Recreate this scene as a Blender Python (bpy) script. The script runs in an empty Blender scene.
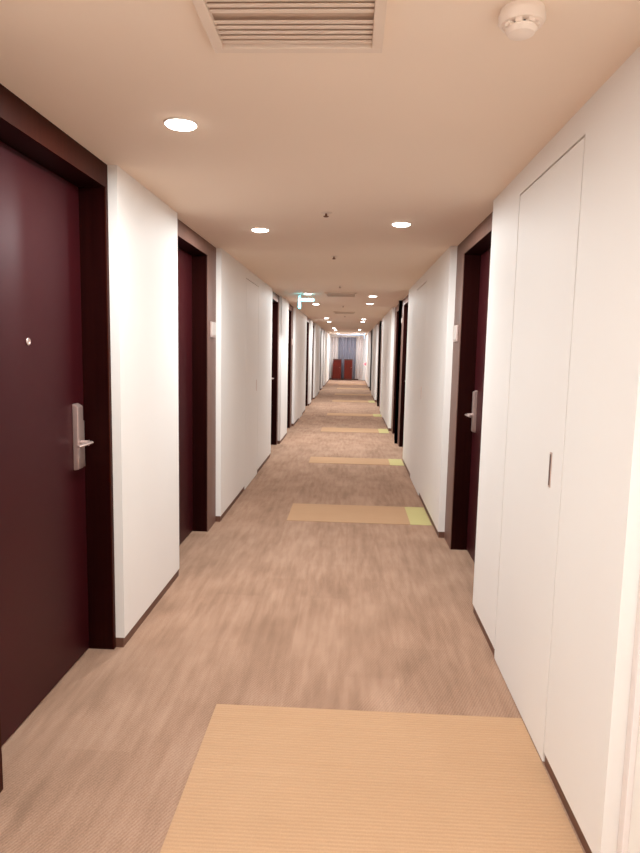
import bpy, bmesh, math
from mathutils import Matrix, Vector

C = bpy.context.scene.collection
ZC = 2.324          # ceiling height
XL, XR = -1.095, 0.747      # wall surface planes (piers)
FL, FR = -1.139, 0.80      # door frame planes
Y0, Y1 = -5.6, 33.25
BB = 0.05          # baseboard height

# ---------------------------------------------------------------- materials
def new_mat(name):
    m = bpy.data.materials.new(name); m.use_nodes = True
    nt = m.node_tree; b = nt.nodes['Principled BSDF']
    return m, nt, b

def plain(name, col, rough=0.5, metal=0.0, spec=0.5, coat=0.0, coat_rough=0.1):
    m, nt, b = new_mat(name)
    b.inputs['Base Color'].default_value = (*col, 1)
    b.inputs['Roughness'].default_value = rough
    b.inputs['Metallic'].default_value = metal
    b.inputs['Specular IOR Level'].default_value = spec
    b.inputs['Coat Weight'].default_value = coat
    b.inputs['Coat Roughness'].default_value = coat_rough
    return m

def noisy(name, c1, c2, scale=(3, 3, 3), rough=0.6, spec=0.4, bump=0.0, bscale=60, detail=3, coat=0.0, coat_rough=0.2):
    m, nt, b = new_mat(name); N = nt.nodes; L = nt.links
    tc = N.new('ShaderNodeTexCoord'); mp = N.new('ShaderNodeMapping'); mp.inputs['Scale'].default_value = scale
    no = N.new('ShaderNodeTexNoise'); no.inputs['Scale'].default_value = 1.0; no.inputs['Detail'].default_value = detail
    cr = N.new('ShaderNodeValToRGB')
    cr.color_ramp.elements[0].position = 0.3; cr.color_ramp.elements[1].position = 0.7
    cr.color_ramp.elements[0].color = (*c1, 1); cr.color_ramp.elements[1].color = (*c2, 1)
    L.new(tc.outputs['Object'], mp.inputs['Vector']); L.new(mp.outputs['Vector'], no.inputs['Vector'])
    L.new(no.outputs['Fac'], cr.inputs['Fac']); L.new(cr.outputs['Color'], b.inputs['Base Color'])
    b.inputs['Roughness'].default_value = rough
    b.inputs['Specular IOR Level'].default_value = spec
    b.inputs['Coat Weight'].default_value = coat
    b.inputs['Coat Roughness'].default_value = coat_rough
    if bump:
        n2 = N.new('ShaderNodeTexNoise'); n2.inputs['Scale'].default_value = bscale
        bp = N.new('ShaderNodeBump'); bp.inputs['Strength'].default_value = bump; bp.inputs['Distance'].default_value = 0.002
        L.new(tc.outputs['Object'], n2.inputs['Vector']); L.new(n2.outputs['Fac'], bp.inputs['Height'])
        L.new(bp.outputs['Normal'], b.inputs['Normal'])
    return m

def emis(name, col, strength):
    m, nt, b = new_mat(name)
    b.inputs['Base Color'].default_value = (*col, 1)
    b.inputs['Emission Color'].default_value = (*col, 1)
    b.inputs['Emission Strength'].default_value = strength
    return m

def carpet_mat(name, dark, mid, light, ribs='y', mottling=1.0):
    """looped carpet laid as long tiles: streaks and stepped tile tones along the corridor, fine ribs"""
    m, nt, b = new_mat(name); N = nt.nodes; L = nt.links
    tc = N.new('ShaderNodeTexCoord')
    def noise(scale, detail=2, s=1.0):
        mp = N.new('ShaderNodeMapping'); mp.inputs['Scale'].default_value = scale
        no = N.new('ShaderNodeTexNoise'); no.inputs['Scale'].default_value = s; no.inputs['Detail'].default_value = detail
        L.new(tc.outputs['Object'], mp.inputs['Vector']); L.new(mp.outputs['Vector'], no.inputs['Vector'])
        return no.outputs['Fac']
    def math_(op, a, bb, clamp=False):
        q = N.new('ShaderNodeMath'); q.operation = op; q.use_clamp = clamp
        for i, v in enumerate((a, bb)):
            if isinstance(v, (int, float)): q.inputs[i].default_value = v
            else: L.new(v, q.inputs[i])
        return q.outputs[0]
    if ribs == 'y':
        streak = noise((24, 3.0, 1), 5)
    else:
        streak = noise((1.5, 34, 1), 3)
    patch = noise((3.5, 2.2, 1), 5)
    br = N.new('ShaderNodeTexBrick')
    br.inputs['Color1'].default_value = (0.25, 0.25, 0.25, 1); br.inputs['Color2'].default_value = (0.75, 0.75, 0.75, 1)
    br.inputs['Mortar'].default_value = (0.5, 0.5, 0.5, 1)
    br.inputs['Scale'].default_value = 1; br.inputs['Mortar Size'].default_value = 0
    br.inputs['Brick Width'].default_value = 0.62; br.inputs['Row Height'].default_value = 0.26
    mp = N.new('ShaderNodeMapping'); mp.inputs['Rotation'].default_value = (0, 0, math.pi/2)
    L.new(tc.outputs['Object'], mp.inputs['Vector']); L.new(mp.outputs['Vector'], br.inputs['Vector'])
    sp = N.new('ShaderNodeSeparateColor'); L.new(br.outputs['Color'], sp.inputs['Color'])
    fine = noise((220, 120, 1), 2)
    v = math_('MULTIPLY', math_('SUBTRACT', streak, 0.5), 1.05 * mottling)
    v = math_('ADD', v, math_('MULTIPLY', math_('SUBTRACT', patch, 0.5), 1.1 * mottling))
    v = math_('ADD', v, math_('MULTIPLY', math_('SUBTRACT', sp.outputs[0], 0.5), 0.32 * mottling))
    v = math_('ADD', v, math_('MULTIPLY', math_('SUBTRACT', fine, 0.5), 0.75))
    v = math_('ADD', v, 0.5, True)
    # ribs
    wv = N.new('ShaderNodeTexWave'); wv.wave_type = 'BANDS'; wv.bands_direction = 'X' if ribs == 'y' else 'Y'
    wv.inputs['Scale'].default_value = 28 if ribs == 'y' else 20; wv.inputs['Distortion'].default_value = 0.6
    wv.inputs['Detail'].default_value = 1; wv.inputs['Detail Scale'].default_value = 3
    if ribs == 'y':      # ribs run at a slight slant across the corridor
        mr = N.new('ShaderNodeMapping'); mr.inputs['Rotation'].default_value = (0, 0, 0.45)
        L.new(tc.outputs['Object'], mr.inputs['Vector']); L.new(mr.outputs['Vector'], wv.inputs['Vector'])
    else:
        L.new(tc.outputs['Object'], wv.inputs['Vector'])
    v = math_('ADD', v, math_('MULTIPLY', math_('SUBTRACT', wv.outputs['Fac'], 0.5), 0.22), True)
    cr = N.new('ShaderNodeValToRGB')
    cr.color_ramp.elements[0].color = (*dark, 1); cr.color_ramp.elements[0].position = 0.08
    cr.color_ramp.elements[1].color = (*light, 1); cr.color_ramp.elements[1].position = 0.95
    e = cr.color_ramp.elements.new(0.5); e.color = (*mid, 1)
    L.new(v, cr.inputs['Fac']); L.new(cr.outputs['Color'], b.inputs['Base Color'])
    b.inputs['Roughness'].default_value = 0.95; b.inputs['Specular IOR Level'].default_value = 0.1
    bp = N.new('ShaderNodeBump'); bp.inputs['Strength'].default_value = 0.35; bp.inputs['Distance'].default_value = 0.003
    L.new(wv.outputs['Fac'], bp.inputs['Height']); L.new(bp.outputs['Normal'], b.inputs['Normal'])
    return m

M = {}
M['wall'] = noisy('wall_paint', (0.81, 0.785, 0.76), (0.83, 0.81, 0.785), (1.5, 1.5, 0.6), 0.6, 0.25, 0.05, 180)
M['closet'] = noisy('closet_paint', (0.81, 0.785, 0.76), (0.83, 0.81, 0.785), (1.2, 1.2, 0.5), 0.6, 0.25)
M['gap'] = plain('shadow_gap', (0.55, 0.42, 0.33), 0.6)
M['ceiling'] = noisy('ceiling_paint', (0.86, 0.735, 0.62), (0.88, 0.755, 0.64), (1.1, 1.1, 1), 0.8, 0.15)
M['frame'] = noisy('dark_stained_frame', (0.009, 0.0009, 0.0011), (0.015, 0.0018, 0.0018), (60, 60, 1.5), 0.42, 0.15)
M['casing'] = noisy('brown_wood_casing', (0.150, 0.078, 0.060), (0.190, 0.102, 0.080), (60, 60, 1.5), 0.45, 0.35)
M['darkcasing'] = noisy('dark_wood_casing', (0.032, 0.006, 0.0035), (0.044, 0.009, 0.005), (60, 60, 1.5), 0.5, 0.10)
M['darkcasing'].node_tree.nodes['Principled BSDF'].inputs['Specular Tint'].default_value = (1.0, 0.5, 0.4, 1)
M['casing'].node_tree.nodes['Principled BSDF'].inputs['Specular Tint'].default_value = (1.0, 0.72, 0.62, 1)
M['frame'].node_tree.nodes['Principled BSDF'].inputs['Specular Tint'].default_value = (1.0, 0.55, 0.42, 1)
M['leaf'] = noisy('maroon_door_laminate', (0.031, 0.0030, 0.0046), (0.038, 0.0042, 0.0062), (1.2, 1.2, 0.5), 0.42, 0.30, coat=0.0)
M['leaf'].node_tree.nodes['Principled BSDF'].inputs['Specular Tint'].default_value = (1.0, 0.6, 0.66, 1)
M['base'] = plain('brown_baseboard', (0.13, 0.055, 0.035), 0.45)
M['steel'] = plain('satin_nickel', (0.66, 0.52, 0.48), 0.42, 0.8)
M['bronze'] = plain('dark_slot', (0.16, 0.10, 0.085), 0.4, 0.6)
M['black'] = plain('black_plastic', (0.012, 0.008, 0.008), 0.4)
M['white'] = plain('white_plastic', (0.86, 0.76, 0.68), 0.45)
M['plate'] = plain('pale_plate', (0.62, 0.54, 0.50), 0.35)
M['vent'] = plain('vent_enamel', (0.78, 0.66, 0.56), 0.5)
M['ventdark'] = plain('vent_inside', (0.56, 0.43, 0.34), 0.8)
M['sprink'] = plain('sprinkler_metal', (0.20, 0.09, 0.05), 0.4, 0.6)
M['diff'] = emis('lit_diffuser', (1.0, 0.96, 0.90), 14)
M['rim'] = plain('white_rim', (0.85, 0.80, 0.74), 0.4)
M['carpet'] = carpet_mat('brown_carpet', (0.253, 0.153, 0.102), (0.355, 0.219, 0.150), (0.465, 0.304, 0.215), 'y', 0.9)
M['strip'] = carpet_mat('tan_carpet', (0.435, 0.260, 0.148), (0.485, 0.300, 0.176), (0.545, 0.352, 0.218), 'x', 0.30)
M['yellow'] = carpet_mat('yellow_green_carpet', (0.49, 0.42, 0.18), (0.54, 0.48, 0.22), (0.60, 0.53, 0.27), 'x', 0.35)
M['whitedoor'] = plain('white_gloss_door', (0.90, 0.89, 0.85), 0.35)
M['trim'] = plain('pale_trim', (0.84, 0.78, 0.76), 0.45)
M['mahog'] = noisy('red_mahogany', (0.075, 0.006, 0.002), (0.115, 0.009, 0.003), (30, 30, 2), 0.45, 0.2)
M['cabtop'] = plain('dark_wood_top', (0.06, 0.016, 0.012), 0.4)
M['curtain'] = noisy('blue_grey_curtain', (0.19, 0.18, 0.205), (0.25, 0.235, 0.265), (30, 1, 0.4), 0.9, 0.1)
M['sheer'] = noisy('pale_curtain', (0.56, 0.49, 0.45), (0.66, 0.58, 0.54), (22, 1, 0.4), 0.9, 0.1)
M['green'] = emis('green_sign_face', (0.05, 0.85, 0.62), 3.0)
M['cyan'] = emis('cyan_sign_glow', (0.10, 0.66, 0.80), 1.3)
M['blue'] = emis('blue_white_light', (0.42, 0.66, 1.0), 1.5)
M['red'] = emis('red_lamp_glow', (1.0, 0.10, 0.12), 1.4)
M['redcase'] = plain('red_metal', (0.55, 0.03, 0.03), 0.4)

# ---------------------------------------------------------------- mesh helpers
def bm_box(bm, x0, x1, y0, y1, z0, z1, bev=0.0):
    t = bmesh.new()
    bmesh.ops.create_cube(t, size=1)
    for v in t.verts:
        v.co = Vector(((x0+x1)/2 + v.co.x*(x1-x0), (y0+y1)/2 + v.co.y*(y1-y0), (z0+z1)/2 + v.co.z*(z1-z0)))
    if bev: bmesh.ops.bevel(t, geom=t.edges[:], offset=bev, segments=2, affect='EDGES', profile=0.6)
    me = bpy.data.meshes.new('tmp'); t.to_mesh(me); t.free()
    bm.from_mesh(me); bpy.data.meshes.remove(me)
    return bm

def box(x0, x1, y0, y1, z0, z1, bev=0.0):
    return bm_box(bmesh.new(), x0, x1, y0, y1, z0, z1, bev)

def bm_lathe(bm, prof, seg=32, mat=None, cap=True):
    """surface of revolution about z; prof = [(r, z), ...]"""
    rings = []
    for r, z in prof:
        if r < 1e-6: rings.append([bm.verts.new((0, 0, z))])
        else: rings.append([bm.verts.new((r*math.cos(2*math.pi*i/seg), r*math.sin(2*math.pi*i/seg), z)) for i in range(seg)])
    new = [v for r in rings for v in r]
    for a, b in zip(rings, rings[1:]):
        for i in range(seg):
            j = (i+1) % seg
            if len(a) == 1 and len(b) == 1: continue
            if len(a) == 1: bm.faces.new((a[0], b[i], b[j]))
            elif len(b) == 1: bm.faces.new((a[i], b[0], a[j]))
            else: bm.faces.new((a[i], b[i], b[j], a[j]))
    if mat is not None: bmesh.ops.transform(bm, matrix=mat, verts=new)
    return bm

def bm_tube(bm, pts, r, seg=12, flat=1.0):
    """round bar through pts with rounded joints and closed ends; flat squashes it in z"""
    pts = [Vector(p) for p in pts]
    rings = []
    for i, p in enumerate(pts):
        d = (pts[min(i+1, len(pts)-1)] - pts[max(i-1, 0)]).normalized()
        up = Vector((0, 0, 1)) if abs(d.z) < 0.9 else Vector((1, 0, 0))
        s = d.cross(up).normalized(); u = s.cross(d).normalized()
        rings.append([bm.verts.new(p + s*r*math.cos(2*math.pi*k/seg) + u*r*flat*math.sin(2*math.pi*k/seg)) for k in range(seg)])
    for a, b in zip(rings, rings[1:]):
        for k in range(seg):
            j = (k+1) % seg
            bm.faces.new((a[k], a[j], b[j], b[k]))
    bm.faces.new(rings[0][::-1]); bm.faces.new(rings[-1])
    return bm

def obj(name, bm, mat, parent=None, smooth=False, loc=None):
    bmesh.ops.recalc_face_normals(bm, faces=bm.faces[:])
    me = bpy.data.meshes.new(name); bm.to_mesh(me); bm.free()
    me.materials.append(M[mat])
    if smooth:
        for p in me.polygons: p.use_smooth = True
        me.set_sharp_from_angle(angle=math.radians(35))
    o = bpy.data.objects.new(name, me); C.objects.link(o)
    if loc: o.location = loc
    if parent: o.parent = parent
    return o

def tag(o, label, cat, group=None, kind=None):
    o['label'] = label; o['category'] = cat
    if group: o['group'] = group
    if kind: o['kind'] = kind
    return o

def empty(name, loc, label, cat, group=None, kind=None):
    o = bpy.data.objects.new(name, None); C.objects.link(o); o.location = loc
    o.empty_display_size = 0.05
    return tag(o, label, cat, group, kind)

def copy_tree(o, parent=None):
    c = o.copy(); C.objects.link(c); c.parent = parent
    for ch in list(o.children): copy_tree(ch, c)
    return c

# ---------------------------------------------------------------- setting: floor and ceiling
tag(obj('floor', box(-1.6, 1.25, Y0, Y1 + 0.1, -0.1, 0.0), 'carpet'), 'brown mottled ribbed carpet running the length of the hotel corridor', 'floor', kind='structure')
tag(obj('ceiling', box(-1.6, 1.25, Y0, Y1 + 0.1, ZC, ZC + 0.1), 'ceiling'), 'flat beige painted corridor ceiling', 'ceiling', kind='structure')

# ---------------------------------------------------------------- walls with doors let into them
# (frame y0, leaf y0, leaf y1, frame y1)
DL = [(1.58, 1.94, 2.955, 2.982), (4.006, 4.13, 5.036, 5.345), (8.80, 8.98, 9.917, 10.03), (11.08, 11.22, 12.12, 12.44),
      (15.60, 16.12, 17.05, 17.17), (18.0, 18.25, 19.17, 19.5), (22.7, 23.2, 24.15, 24.27), (25.0, 25.3, 26.25, 26.6)]
DR = [(3.60, 3.85, 4.784, 5.09), (8.68, 9.10, 10.08, 10.43), (10.43, 10.80, 11.70, 12.10), (15.8, 16.2, 17.15, 17.5), (17.5, 17.9, 18.83, 19.17), (22.9, 23.25, 24.2, 24.55), (24.55, 24.95, 25.85, 26.2)]
CL = [(6.622, 7.50), (13.7, 14.6), (20.7, 21.6)]
CR = [(2.225, 3.025), (6.591, 7.56), (14.45, 15.3), (21.6, 22.5)]
YC = 1.69           # right wall ends here in a corner with a white door beyond
CH = 2.215            # closet door height
G = 0.008

def spans(doors, a, b):
    out = []; y = a
    for d in doors:
        out.append((y, d[0])); y = d[3]
    out.append((y, b)); return out

def build_wall(side, xs, piers, closets, doors):
    s = -1 if side == 'left' else 1     # outward direction
    bm = bmesh.new(); bb = bmesh.new()
    xb = xs + s*0.26
    def B(bmx, xa, xb_, ya, yb, za, zb):
        bm_box(bmx, min(xa, xb_), max(xa, xb_), ya, yb, za, zb)
    for (a, b) in piers:
        cuts = [c for c in closets if c[0] > a and c[1] < b]
        y = a
        for (c0, c1) in cuts:
            B(bm, xs, xb, y, c0 - G, BB, ZC); B(bb, xs + s*0.006, xb, y, c0 - G, 0, BB)
            B(bm, xs, xb, c0 - G, c1 + G, CH + G, ZC)
            B(bm, xs + s*0.05, xb, c0 - G, c1 + G, 0, CH + G)
            y = c1 + G
        B(bm, xs, xb, y, b, BB, ZC); B(bb, xs + s*0.006, xb, y, b, 0, BB)
    for d in doors:      # wall behind each door
        B(bm, xs + s*0.235, xb, d[0], d[3], 0, ZC)
    w = tag(obj('wall_' + side, bm, 'wall'), 'pale cream painted wall with shallow piers on the %s side of the corridor' % side, 'wall', kind='structure')
    tag(obj('baseboard_' + side, bb, 'base'), 'low dark brown baseboard along the %s wall' % side, 'baseboard', kind='structure')

build_wall('left', XL, [(Y0, DL[0][0])] + spans(DL, 0, Y1)[1:], CL, DL)
build_wall('right', XR, [(YC, DR[0][0])] + spans(DR, 0, Y1)[1:], CR, DR)
# right wall behind the camera, set back beyond the corner
tag(obj('wall_rear_right', box(0.81, 1.01, Y0, 0.55, 0, ZC), 'wall'), 'pale wall behind the viewer on the right', 'wall', kind='structure')
tag(obj('wall_back', box(-1.6, 1.25, Y0 - 0.1, Y0, 0, ZC), 'wall'), 'pale wall closing the corridor behind the viewer', 'wall', kind='structure')
tag(obj('wall_end', box(-1.6, 1.25, Y1, Y1 + 0.1, 0, ZC), 'wall'), 'pale wall closing the far end of the corridor', 'wall', kind='structure')
tag(obj('baseboard_end', box(XL, 0.42, Y1 - 0.016, Y1 - 0.001, 0, 0.07), 'base'), 'dark baseboard under the curtains at the far end', 'baseboard', kind='structure')

# white door at the right edge of the view, with its pale trim
wd = empty('door_22', (0.79, 1.1, 0), 'bright white door at the extreme right edge of the photo', 'door', kind='structure')
obj('door_frame', box(0.0, 0.10, 0.556, 0.587, 0, ZC - 0.002), 'trim', wd)
obj('door_frame', box(0.0, 0.10, -0.545, -0.45, 0, ZC - 0.002), 'trim', wd)
obj('door_leaf', box(0.015, 0.055, -0.448, 0.554, 0.006, ZC - 0.002), 'whitedoor', wd)

# ---------------------------------------------------------------- hotel room doors
leaf_z0, leaf_z1 = 0.008, 2.215
def door(idx, side, d, label, near=False):
    s = 1 if side == 'left' else -1         # direction into the corridor
    fx = FL if side == 'left' else FR
    y0, l0, l1, y1 = d
    root = empty('door_%d' % idx, (fx, (l0 + l1)/2, 0), label, 'door', 'hotel room doors', 'structure')
    oy = (l0 + l1)/2
    def X(a, b): a, b = -s*a, -s*b; return min(a, b), max(a, b)   # a, b: depth behind the frame plane
    fb = bmesh.new(); D = 0.18; e = 0.001
    cb = bmesh.new()
    for bmx, (xa, xb) in ((fb, X(0.006, D)), (cb, X(0, 0.006))):     # dark lining, with a thin casing facing the corridor
        bm_box(bmx, xa, xb, y0 - oy + e, l0 - oy, 0, ZC - e)
        bm_box(bmx, xa, xb, l1 - oy, y1 - oy - e, 0, ZC - e)
        bm_box(bmx, xa, xb, l0 - oy, l1 - oy, 2.219, ZC - e)
    obj('door_frame', fb, 'frame', root)
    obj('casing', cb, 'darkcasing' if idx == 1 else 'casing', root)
    xa, xb = X(0.125, 0.170)
    obj('door_leaf', box(xa, xb, l0 - oy + 0.003, l1 - oy - 0.003, leaf_z0, leaf_z1, 0.001), 'leaf', root)
    # lock plate near the far edge, with lever
    ly = l1 - oy - 0.098
    if near: ly = l0 - oy + 0.098
    k = -1 if near else 1
    if True:
        h = bmesh.new()
        x_leaf = -s*0.125
        # main card-reader box with sloping top
        def P(q, y, z): return (x_leaf + s*q, ly + y, z)
        def prism(bmh, yz0, yz1, z0, z1, q, slope):
            vs = [bmh.verts.new(P(a, y, z)) for (a, y, z) in
                  ((-0.0, yz0, z0), (q*0.9, yz0, z0 + 0.006), (q, yz0, z1 - slope), (0.0, yz0, z1),
                   (-0.0, yz1, z0), (q*0.9, yz1, z0 + 0.006), (q, yz1, z1 - slope), (0.0, yz1, z1))]
            for f in ((0, 1, 2, 3), (7, 6, 5, 4), (0, 4, 5, 1), (1, 5, 6, 2), (2, 6, 7, 3), (3, 7, 4, 0)):
                bmh.faces.new([vs[i] for i in f])
        prism(h, -0.030, 0.030, 0.925, 1.235, 0.026, 0.014)
        bmesh.ops.bevel(h, geom=h.edges[:], offset=0.003, segments=2, affect='EDGES')
        hd = obj('door_handle', h, 'steel', root, True)
        hs = bmesh.new()
        bm_box(hs, *sorted((x_leaf, x_leaf + s*0.017)), *sorted((ly + k*0.031, ly + k*0.062)), 0.93, 1.15, 0.004)
        obj('side_plate', hs, 'steel', hd, True)
        lv = bmesh.new()
        bm_lathe(lv, [(0, 0), (0.012, 0), (0.012, 0.034), (0.014, 0.036), (0, 0.036)], 20,
                 Matrix.Translation(P(0.026, 0.0, 1.052)) @ Matrix.Rotation(s*math.pi/2, 4, 'Y'))
        q = 0.066
        bm_tube(lv, [P(q, k*0.018, 1.052), P(q, k*0.010, 1.052), P(q, -k*0.03, 1.052), P(q - 0.002, -k*0.09, 1.052), P(q - 0.006, -k*0.118, 1.051)], 0.011, 14, 0.62)
        obj('lever', lv, 'steel', hd, True)
    # door viewer
    pv = bmesh.new()
    Rm = Matrix.Translation((-s*0.125, 0.0, 1.51)) @ Matrix.Rotation(s*math.pi/2, 4, 'Y')
    bm_lathe(pv, [(0, 0), (0.014, 0), (0.015, 0.002), (0.013, 0.005), (0.008, 0.005), (0.006, 0.003), (0, 0.003)], 24, Rm)
    obj('peephole', pv, 'steel', root, True)
    return root

lab_l = ['large maroon room door with nickel lever, cut off by the left edge of photo',
         'second dark room door on the left, beyond the first white pier',
         'third dark room door on the left, lever catching light, after the long wall with closet',
         'fourth dark room door on the left, just before the green exit sign',
         'fifth dark room door on the left, a thin dark sliver beyond the exit sign',
         'sixth dark room door on the left, far down the corridor',
         'seventh room door on the left, near the far end',
         'last room door on the left before the end lobby']
lab_r = ['nearest dark room door on the right with nickel lever, past the white closet',
         'second dark room door on the right, nearer of the adjoining pair',
         'third dark room door on the right, farther of the adjoining pair',
         'nearer room door of the second adjoining pair on the right, far down the corridor',
         'farther room door of the second adjoining pair on the right, a thin dark sliver',
         'nearer room door of the last adjoining pair on the right',
         'last room door on the right, close to the end lobby']
n = 1
for i, d in enumerate(DL): door(n, 'left', d, lab_l[i], i % 2 == 1); n += 1
for i, d in enumerate(DR): door(n, 'right', d, lab_r[i]); n += 1

# flush white closet doors in the walls
def closet(idx, side, c, label):
    s = 1 if side == 'left' else -1
    xs = XL if side == 'left' else XR
    r = empty('door_%d' % idx, (xs, (c[0] + c[1])/2, 0), label, 'closet door', 'flush closet doors', 'structure')
    w = (c[1] - c[0])/2
    xa, xb = sorted((0, -s*0.03))
    obj('door_leaf', box(xa, xb, -w, w, 0.006, CH, 0.0015), 'closet', r)
    xa, xb = sorted((-s*0.038, -s*0.0495))
    obj('door_frame', box(xa, xb, -w - 0.004, w + 0.004, 0.002, CH + 0.004), 'gap', r)
    yy = -w + 0.125 if side == 'right' else w - 0.125
    h = bmesh.new()
    xa, xb = sorted((-s*0.001, s*0.003))
    bm_box(h, xa, xb, yy - 0.011, yy + 0.011, 1.015, 1.145, 0.001)
    hp = obj('door_pull', h, 'steel', r)
    xa, xb = sorted((s*0.002, s*0.0036))
    if c == CR[0]: obj('pull_slot', box(xa, xb, yy - 0.007, yy + 0.007, 1.022, 1.138), 'bronze', hp)
lc = ['white flush closet door in the long left wall between second and third room doors',
      'white flush closet door in the left wall beyond the green exit sign',
      'white flush closet door in the left wall far down the corridor']
rc = ['large white flush closet door with slim recessed pull at right foreground',
      'white flush closet door in the right wall past the nearest dark door',
      'white flush closet door in the right wall past the adjoining pair of doors',
      'white flush closet door in the right wall far down the corridor']
for i, c in enumerate(CL): closet(n, 'left', c, lc[i]); n += 1
for i, c in enumerate(CR):
    if n == 22: n = 23
    closet(n, 'right', c, rc[i]); n += 1

# ---------------------------------------------------------------- room number plates
def number_plate(side, y, label, z=1.65, w=0.17, h=0.125):
    s = 1 if side == 'left' else -1
    fx = FL if side == 'left' else FR
    r = empty('room_number_plate', (fx + s*0.0005, y, z), label, 'sign', 'room number plates')
    xa, xb = sorted((0, s*0.010))
    obj('backing', box(xa, xb, -w/2, w/2, -h/2, h/2, 0.002), 'steel', r)
    xa, xb = sorted((s*0.010, s*0.015))
    obj('plate', box(xa, xb, -w/2 + 0.012, w/2 - 0.012, -h/2 + 0.016, h/2 - 0.004, 0.001), 'plate', r)
number_plate('left', 5.20, 'small pale number plate on frame of the second left door')
number_plate('right', 4.95, 'small pale number plate on frame of the nearest right door')
number_plate('right', 10.27, 'small pale number plate between the adjoining pair of right doors', 1.99, 0.10, 0.08)
number_plate('left', 12.28, 'tiny pale number plate beside the fourth left door')

# ---------------------------------------------------------------- carpet strips let into the floor
S = [(1.282, 2.511, False, 'large pale tan carpet strip at the bottom of the photo'),
     (5.455, 6.087, True, 'second tan carpet strip with yellow-green right end, level with nearest right pier'),
     (8.375, 8.869, True, 'third tan carpet strip with yellow-green right end'),
     (11.729, 12.361, True, 'fourth tan carpet strip, before the adjoining pair of right doors ends'),
     (14.699, 15.291, True, 'fifth tan carpet strip, thin line beyond the adjoining right doors'),
     (18.744, 19.483, True, 'sixth tan carpet strip, level with the fourth right door'),
     (21.703, 22.394, False, 'seventh tan carpet strip far down the corridor'),
     (25.057, 25.846, False, 'eighth tan carpet strip near the last right door'),
     (28.510, 29.200, False, 'farthest tan carpet strip just before the end lobby')]
for a, b, yel, lab in S:
    xr = XR - 0.002
    r = empty('carpet_strip', (0, (a + b)/2, 0), lab, 'carpet strip', 'tan carpet strips across the floor')
    h = (b - a)/2
    xe = 0.56 if yel else xr
    obj('tan_field', box(-0.53, xe, -h, h, 0.0003, 0.0030), 'strip', r)
    if yel: obj('yellow_end', box(xe, xr, -h, h, 0.0003, 0.0030), 'yellow', r)['label'] = 'yellow-green end square'

# ---------------------------------------------------------------- downlights
POWER = 19.3
def make_light():
    r = empty('downlight', (0, 0, ZC), '', 'ceiling light', 'round recessed ceiling downlights')
    b = bmesh.new()
    bm_lathe(b, [(0.0565, -0.0035), (0.058, -0.006), (0.060, -0.006), (0.063, -0.003), (0.064, -0.0005), (0.0565, -0.0005), (0.0565, -0.0035)], 40)
    obj('rim', b, 'rim', r, True)
    b = bmesh.new()
    bm_lathe(b, [(0, -0.0150), (0.040, -0.0145), (0.0520, -0.0110), (0.0560, -0.0050), (0.0560, -0.0006), (0, -0.0006)], 40)
    obj('diffuser', b, 'diff', r, True)
    ld = bpy.data.lights.new('downlight_lamp', 'AREA'); ld.shape = 'DISK'; ld.size = 0.08
    ld.energy = POWER; ld.color = (0.965, 1.0, 0.995); ld.spread = math.radians(180)
    lo = bpy.data.objects.new('lamp', ld); C.objects.link(lo); lo.parent = r; lo.location = (0, 0, -0.0156)
    return r
LP = [(-0.652, 2.440, 'nearest downlight, large glowing disc at upper left of the ceiling'),
      (-0.652, 4.506, 'second left-row downlight, level with the second left door'),
      (0.302, 4.251, 'nearest right-row downlight, level with the nearest right door'),
      (-0.652, 9.438, 'left-row downlight just above and before the green exit sign'),
      (-0.652, 11.539, 'left-row downlight just beyond the green exit sign'),
      (0.302, 9.693, 'right-row downlight level with the nearer of the adjoining doors'),
      (0.302, 11.213, 'right-row downlight level with the farther of the adjoining doors'),
      (-0.652, 16.436, 'fifth left-row downlight, level with the fifth left door'),
      (-0.652, 18.386, 'sixth left-row downlight, level with the sixth left door'),
      (0.302, 16.619, 'fourth right-row downlight, before the fourth right door'),
      (0.302, 18.028, 'fifth right-row downlight, at the fourth right door'),
      (-0.652, 23.529, 'seventh left-row downlight, level with the seventh left door'),
      (-0.652, 25.822, 'eighth left-row downlight, level with the last left door'),
      (0.302, 24.746, 'sixth right-row downlight, before the last right door'),
      (-0.652, 30.708, 'farthest left-row downlight, in the end lobby'),
      (0.302, 30.309, 'farthest right-row downlight, in the end lobby'),
      (-0.652, -0.349, 'added unseen downlight behind the viewer on the left'),  # extra lamp outside the row spacing, added for sheen on the first door
      (0.302, 0.45, 'added unseen downlight over the viewer on the right'),  # extra lamp added to brighten the near floor, right wall and closet
      (-0.652, -2.592, 'left downlight far behind the viewer'),
      (0.302, -2.891, 'right downlight far behind the viewer')]
proto = make_light()
proto_lamp = [c for c in proto.children if c.type == 'LIGHT'][0].data
ld2 = proto_lamp.copy(); ld2.energy = POWER*1.25
for i, (x, y, lab) in enumerate(LP):
    o = proto if i == 0 else copy_tree(proto)
    o.location = (x, y, ZC); o['label'] = lab
    if y > 4.4:
        for ch in o.children:
            if ch.type == 'LIGHT': ch.data = ld2

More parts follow.
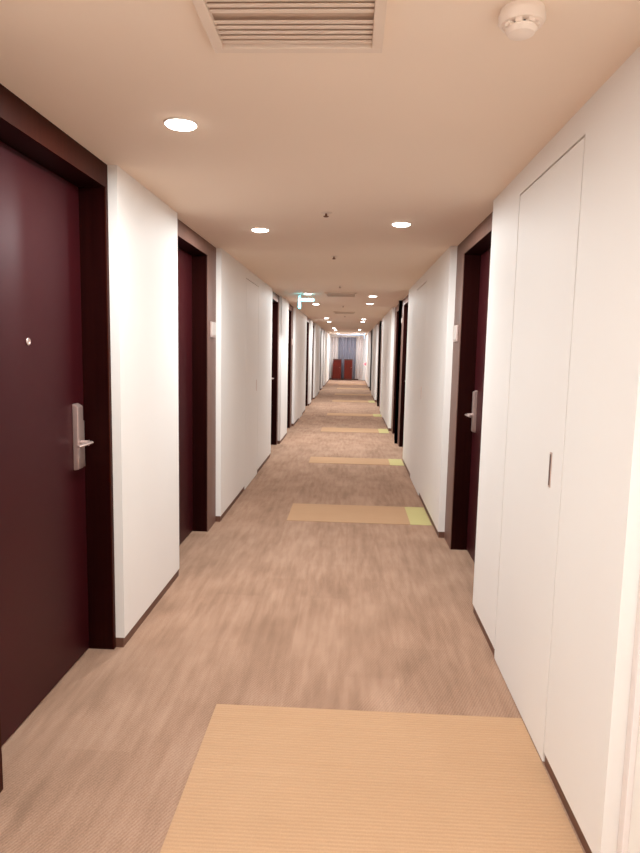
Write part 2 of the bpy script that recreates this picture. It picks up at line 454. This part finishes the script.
# ---------------------------------------------------------------- ceiling vents
def make_vent():
    r = empty('ceiling_vent', (0, 0, ZC), '', 'vent', 'slatted ceiling vents')
    W, D = 0.200, 0.225
    b = bmesh.new(); fw = 0.028; t = 0.020
    for x0, x1, y0, y1 in ((-W - fw, W + fw, -D - fw, -D), (-W - fw, W + fw, D, D + fw), (-W - fw, -W, -D, D), (W, W + fw, -D, D)):
        bm_box(b, x0, x1, y0, y1, -t, -0.0005, 0.002)
    obj('frame', b, 'vent', r)
    obj('backing', box(-W, W, -D, D, -0.003, -0.0006), 'ventdark', r)
    for i in range(17):
        y = D - 0.020 - i*0.0258
        if i in (5,): continue
        b = bmesh.new(); bm_box(b, -W + 0.001, W - 0.001, -0.0085, 0.0085, -0.0010, 0.0010)
        bmesh.ops.rotate(b, verts=b.verts[:], cent=(0, 0, 0), matrix=Matrix.Rotation(math.radians(6), 3, 'X'))
        obj('slat', b, 'vent', r, loc=(0, y, -0.0125))
    return r
vp = make_vent()
for i, (x, y, lab) in enumerate(((-0.166, 1.585, 'square slatted vent in the ceiling, cut by the top edge of photo'),
                                 (-0.17, 9.45, 'second ceiling vent, faint, just before the green exit sign'),
                                 (-0.17, 13.9, 'third ceiling vent, faint, beyond the green exit sign'))):
    o = vp if i == 0 else copy_tree(vp)
    o.location = (x, y, ZC); o['label'] = lab

# ---------------------------------------------------------------- smoke detector
sd = empty('smoke_detector', (0.390, 1.660, ZC), 'round white smoke detector on the ceiling at upper right', 'smoke detector')
b = bmesh.new(); bm_lathe(b, [(0, -0.0005), (0.052, -0.0005), (0.053, -0.010), (0.0555, -0.012), (0.0555, -0.026), (0.050, -0.034), (0, -0.034)], 48)
obj('base', b, 'white', sd, True)
b = bmesh.new(); bm_lathe(b, [(0, -0.0335), (0.028, -0.0335), (0.028, -0.043), (0, -0.043)], 32)
obj('sensing_chamber', b, 'black', sd, True)
b = bmesh.new()
bm_lathe(b, [(0, -0.041), (0.037, -0.041), (0.0375, -0.045), (0.031, -0.055), (0.016, -0.060), (0, -0.061)], 40)
obj('cap', b, 'white', sd, True)
for k in range(8):
    a = 2*math.pi*(k + 0.5)/8
    b = box(0.026, 0.042, -0.0080, 0.0080, -0.042, -0.0330, 0.001)
    bmesh.ops.rotate(b, verts=b.verts[:], cent=(0, 0, 0), matrix=Matrix.Rotation(a, 3, 'Z'))
    obj('fin', b, 'white', sd)

# ---------------------------------------------------------------- sprinkler heads
def make_sprinkler():
    r = empty('sprinkler_head', (0, 0, ZC), '', 'sprinkler', 'ceiling sprinkler heads')
    b = bmesh.new(); bm_lathe(b, [(0, -0.0005), (0.034, -0.0005), (0.034, -0.002), (0.012, -0.005), (0, -0.005)], 32)
    obj('escutcheon', b, 'vent', r, True)
    b = bmesh.new(); bm_lathe(b, [(0, -0.005), (0.006, -0.005), (0.006, -0.020), (0.016, -0.020), (0.017, -0.022), (0.012, -0.026), (0, -0.026)], 24)
    obj('deflector', b, 'sprink', r, True)
    return r
sp = make_sprinkler()
for i, (x, y, lab) in enumerate(((-0.173, 3.95, 'small brown sprinkler head at the middle of the near ceiling'),
                                 (-0.173, 5.72, 'second tiny sprinkler head along the ceiling centre line'),
                                 (-0.166, 8.3, 'third tiny sprinkler head, before the second ceiling vent'),
                                 (-0.17, 11.9, 'fourth tiny sprinkler head, beyond the exit sign'),
                                 (-0.17, 15.3, 'fifth tiny sprinkler head far along the ceiling'))):
    o = sp if i == 0 else copy_tree(sp)
    o.location = (x, y, ZC); o['label'] = lab

# ---------------------------------------------------------------- exit signs, seen edge-on from the corridor
def exit_sign(x, y, s, label, edge, face, streak_len, hh, dim=1.0):
    r = empty('exit_sign', (x, y, ZC), label, 'exit sign', 'lit exit signs under the ceiling')
    obj('ceiling_mount', box(-0.022, 0.022, -0.07, 0.07, -0.022, -0.0005, 0.002), 'white', r)
    obj('lit_panel', box(-0.014, 0.014, -0.085, 0.085, -hh, -0.0225, 0.003), face, r)
    x0, x1 = sorted((s*0.020, s*(0.020 + streak_len)))
    obj('glow_streak', box(x0, x1, -0.084, -0.046, -0.098, -0.058, 0.006), edge, r)  # glowing bar shaped as the light streak beside the sign, not a fitting
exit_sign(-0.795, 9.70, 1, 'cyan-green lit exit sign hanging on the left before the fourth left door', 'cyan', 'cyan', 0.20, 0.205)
exit_sign(0.58, 29.0, -1, 'pale blue lit exit sign at the upper right of the far end', 'blue', 'blue', 0.55, 0.26)

# ---------------------------------------------------------------- red lamp on the right wall
rl = empty('wall_mounted_alarm', (XR, 31.0, 0.89), 'small glowing red lamp low on the right wall at far end', 'lamp')
obj('housing', box(-0.02, 0.0, -0.10, 0.10, -0.08, 0.08, 0.004), 'redcase', rl)
b = bmesh.new(); bm_lathe(b, [(0, 0.085), (0.03, 0.075), (0.055, 0.04), (0.062, 0.0), (0, 0.0)], 24, Matrix.Translation((-0.02, 0, 0)) @ Matrix.Rotation(-math.pi/2, 4, 'Y'))
obj('lamp_lens', b, 'red', rl, True)

# ---------------------------------------------------------------- far end: curtains and cabinets
def curtain(name, x0, x1, z0, z1, mat, label):
    b = bmesh.new(); nx = max(8, int((x1 - x0)/0.018)); top = []; bot = []
    for i in range(nx + 1):
        x = x0 + (x1 - x0)*i/nx
        y = 0.022*math.sin(x*2*math.pi/0.13) + 0.007*math.sin(x*2*math.pi/0.047)
        top.append((x, y)); bot.append((x, y))
    T = 0.006
    f = [[b.verts.new((x, y - q, z)) for x, y in top] for q, z in ((T, z0), (T, z1), (0, z1), (0, z0))]
    for i in range(nx):
        for a, c in ((0, 1), (1, 2), (2, 3), (3, 0)):
            b.faces.new((f[a][i], f[a][i+1], f[c][i+1], f[c][i]))
    for i in (0, nx): b.faces.new([f[k][i] for k in range(4)])
    r = empty(name, (0, Y1 - 0.055, 0), label, 'curtain', 'curtains at the corridor end')
    obj('cloth', b, mat, r, True)
    b = bmesh.new(); bm_tube(b, [(x0, 0, z1 + 0.014), (x1, 0, z1 + 0.014)], 0.012)
    obj('curtain_rail', b, 'white', r, True)
curtain('curtain', -0.66, 0.24, 0.08, 2.2, 'curtain', 'blue-grey curtain at the far end, behind the red-brown cabinets')
curtain('sheer_curtain', 0.26, 0.60, 0.08, 2.2, 'sheer', 'pale sheer curtain at the far end, right of the blue-grey one')
curtain('sheer_curtain', -1.03, -0.68, 0.08, 2.2, 'sheer', 'pale sheer curtain at the far end, left of the blue-grey one')

def cabinet(x0, x1, label, lean):
    r = empty('wooden_cabinet', ((x0 + x1)/2, 32.75, 0), label, 'cabinet', 'red-brown cabinets at the corridor end')
    w = (x1 - x0)/2
    obj('plinth', box(-w + 0.015, w - 0.015, -0.17, 0.17, 0.0005, 0.09), 'cabtop', r)
    b = box(-w, w, -0.19, 0.19, 0.09, 1.03, 0.006)
    for v in b.verts:
        if v.co.z > 0.5 and v.co.x < 0: v.co.x += lean
    obj('body', b, 'mahog', r)
    obj('top', box(-w + lean - 0.012, w + 0.012, -0.205, 0.205, 1.03, 1.085, 0.005), 'cabtop', r)
    d = obj('door', box(-w + lean + 0.02, w - 0.02, -0.203, -0.191, 0.13, 1.0, 0.002), 'mahog', r)
    b = bmesh.new(); bm_tube(b, [(w - 0.06, -0.203, 0.66), (w - 0.06, -0.222, 0.66)], 0.012)
    obj('knob', b, 'steel', d, True)
cabinet(-0.95, -0.49, 'left one of two upright red-brown wooden cabinets at far end', 0.05)
cabinet(-0.33, 0.08, 'right one of two upright red-brown wooden cabinets at far end', 0.0)

# added fill panel, standing in for cool daylight in the end lobby
pn = empty('fill_light_panel', (-0.15, 32.3, ZC), 'added bluish white fill panel on the end lobby ceiling', 'ceiling light')
obj('frame', box(-0.60, 0.60, -0.22, 0.22, -0.02, -0.0005, 0.002), 'rim', pn)
obj('diffuser', box(-0.57, 0.57, -0.19, 0.19, -0.024, -0.0205), 'blue', pn)
ld = bpy.data.lights.new('fill_panel_lamp', 'AREA'); ld.shape = 'RECTANGLE'; ld.size = 1.12; ld.size_y = 0.36
ld.energy = 17; ld.color = (0.84, 0.88, 1.0)
lo = bpy.data.objects.new('lamp', ld); C.objects.link(lo); lo.parent = pn; lo.location = (0, 0, -0.026)

# ---------------------------------------------------------------- world, camera, view
w = bpy.data.worlds.new('world'); bpy.context.scene.world = w; w.use_nodes = True
w.node_tree.nodes['Background'].inputs[0].default_value = (0.9, 0.85, 0.8, 1)
w.node_tree.nodes['Background'].inputs[1].default_value = 0.05

cd = bpy.data.cameras.new('camera'); cam = bpy.data.objects.new('camera', cd); C.objects.link(cam)
cd.sensor_fit = 'VERTICAL'; cd.sensor_height = 24; cd.lens = 635.1/853*24; cd.clip_start = 0.02; cd.clip_end = 200
yaw, pitch, roll = -0.04618454, 0.1192921, 0.02113852
cy, sy, cp, sp_, cr_, sr = math.cos(yaw), math.sin(yaw), math.cos(pitch), math.sin(pitch), math.cos(roll), math.sin(roll)
f = Vector((sy, cy, 0)); r_ = Vector((cy, -sy, 0)); u = Vector((0, 0, 1))
f2 = cp*f - sp_*u; u2 = sp_*f + cp*u
r3 = cr_*r_ + sr*u2; u3 = -sr*r_ + cr_*u2
m = Matrix((r3, u3, -f2)).transposed().to_4x4(); m.translation = Vector((0, 0, 1.5))
cam.matrix_world = m
sc = bpy.context.scene; sc.camera = cam
sc.view_settings.view_transform = 'Standard'; sc.view_settings.look = 'None'
sc.view_settings.exposure = 0.22; sc.view_settings.gamma = 1.0; sc.view_settings.use_curve_mapping = False
sc.cycles.max_bounces = 16; sc.cycles.diffuse_bounces = 10
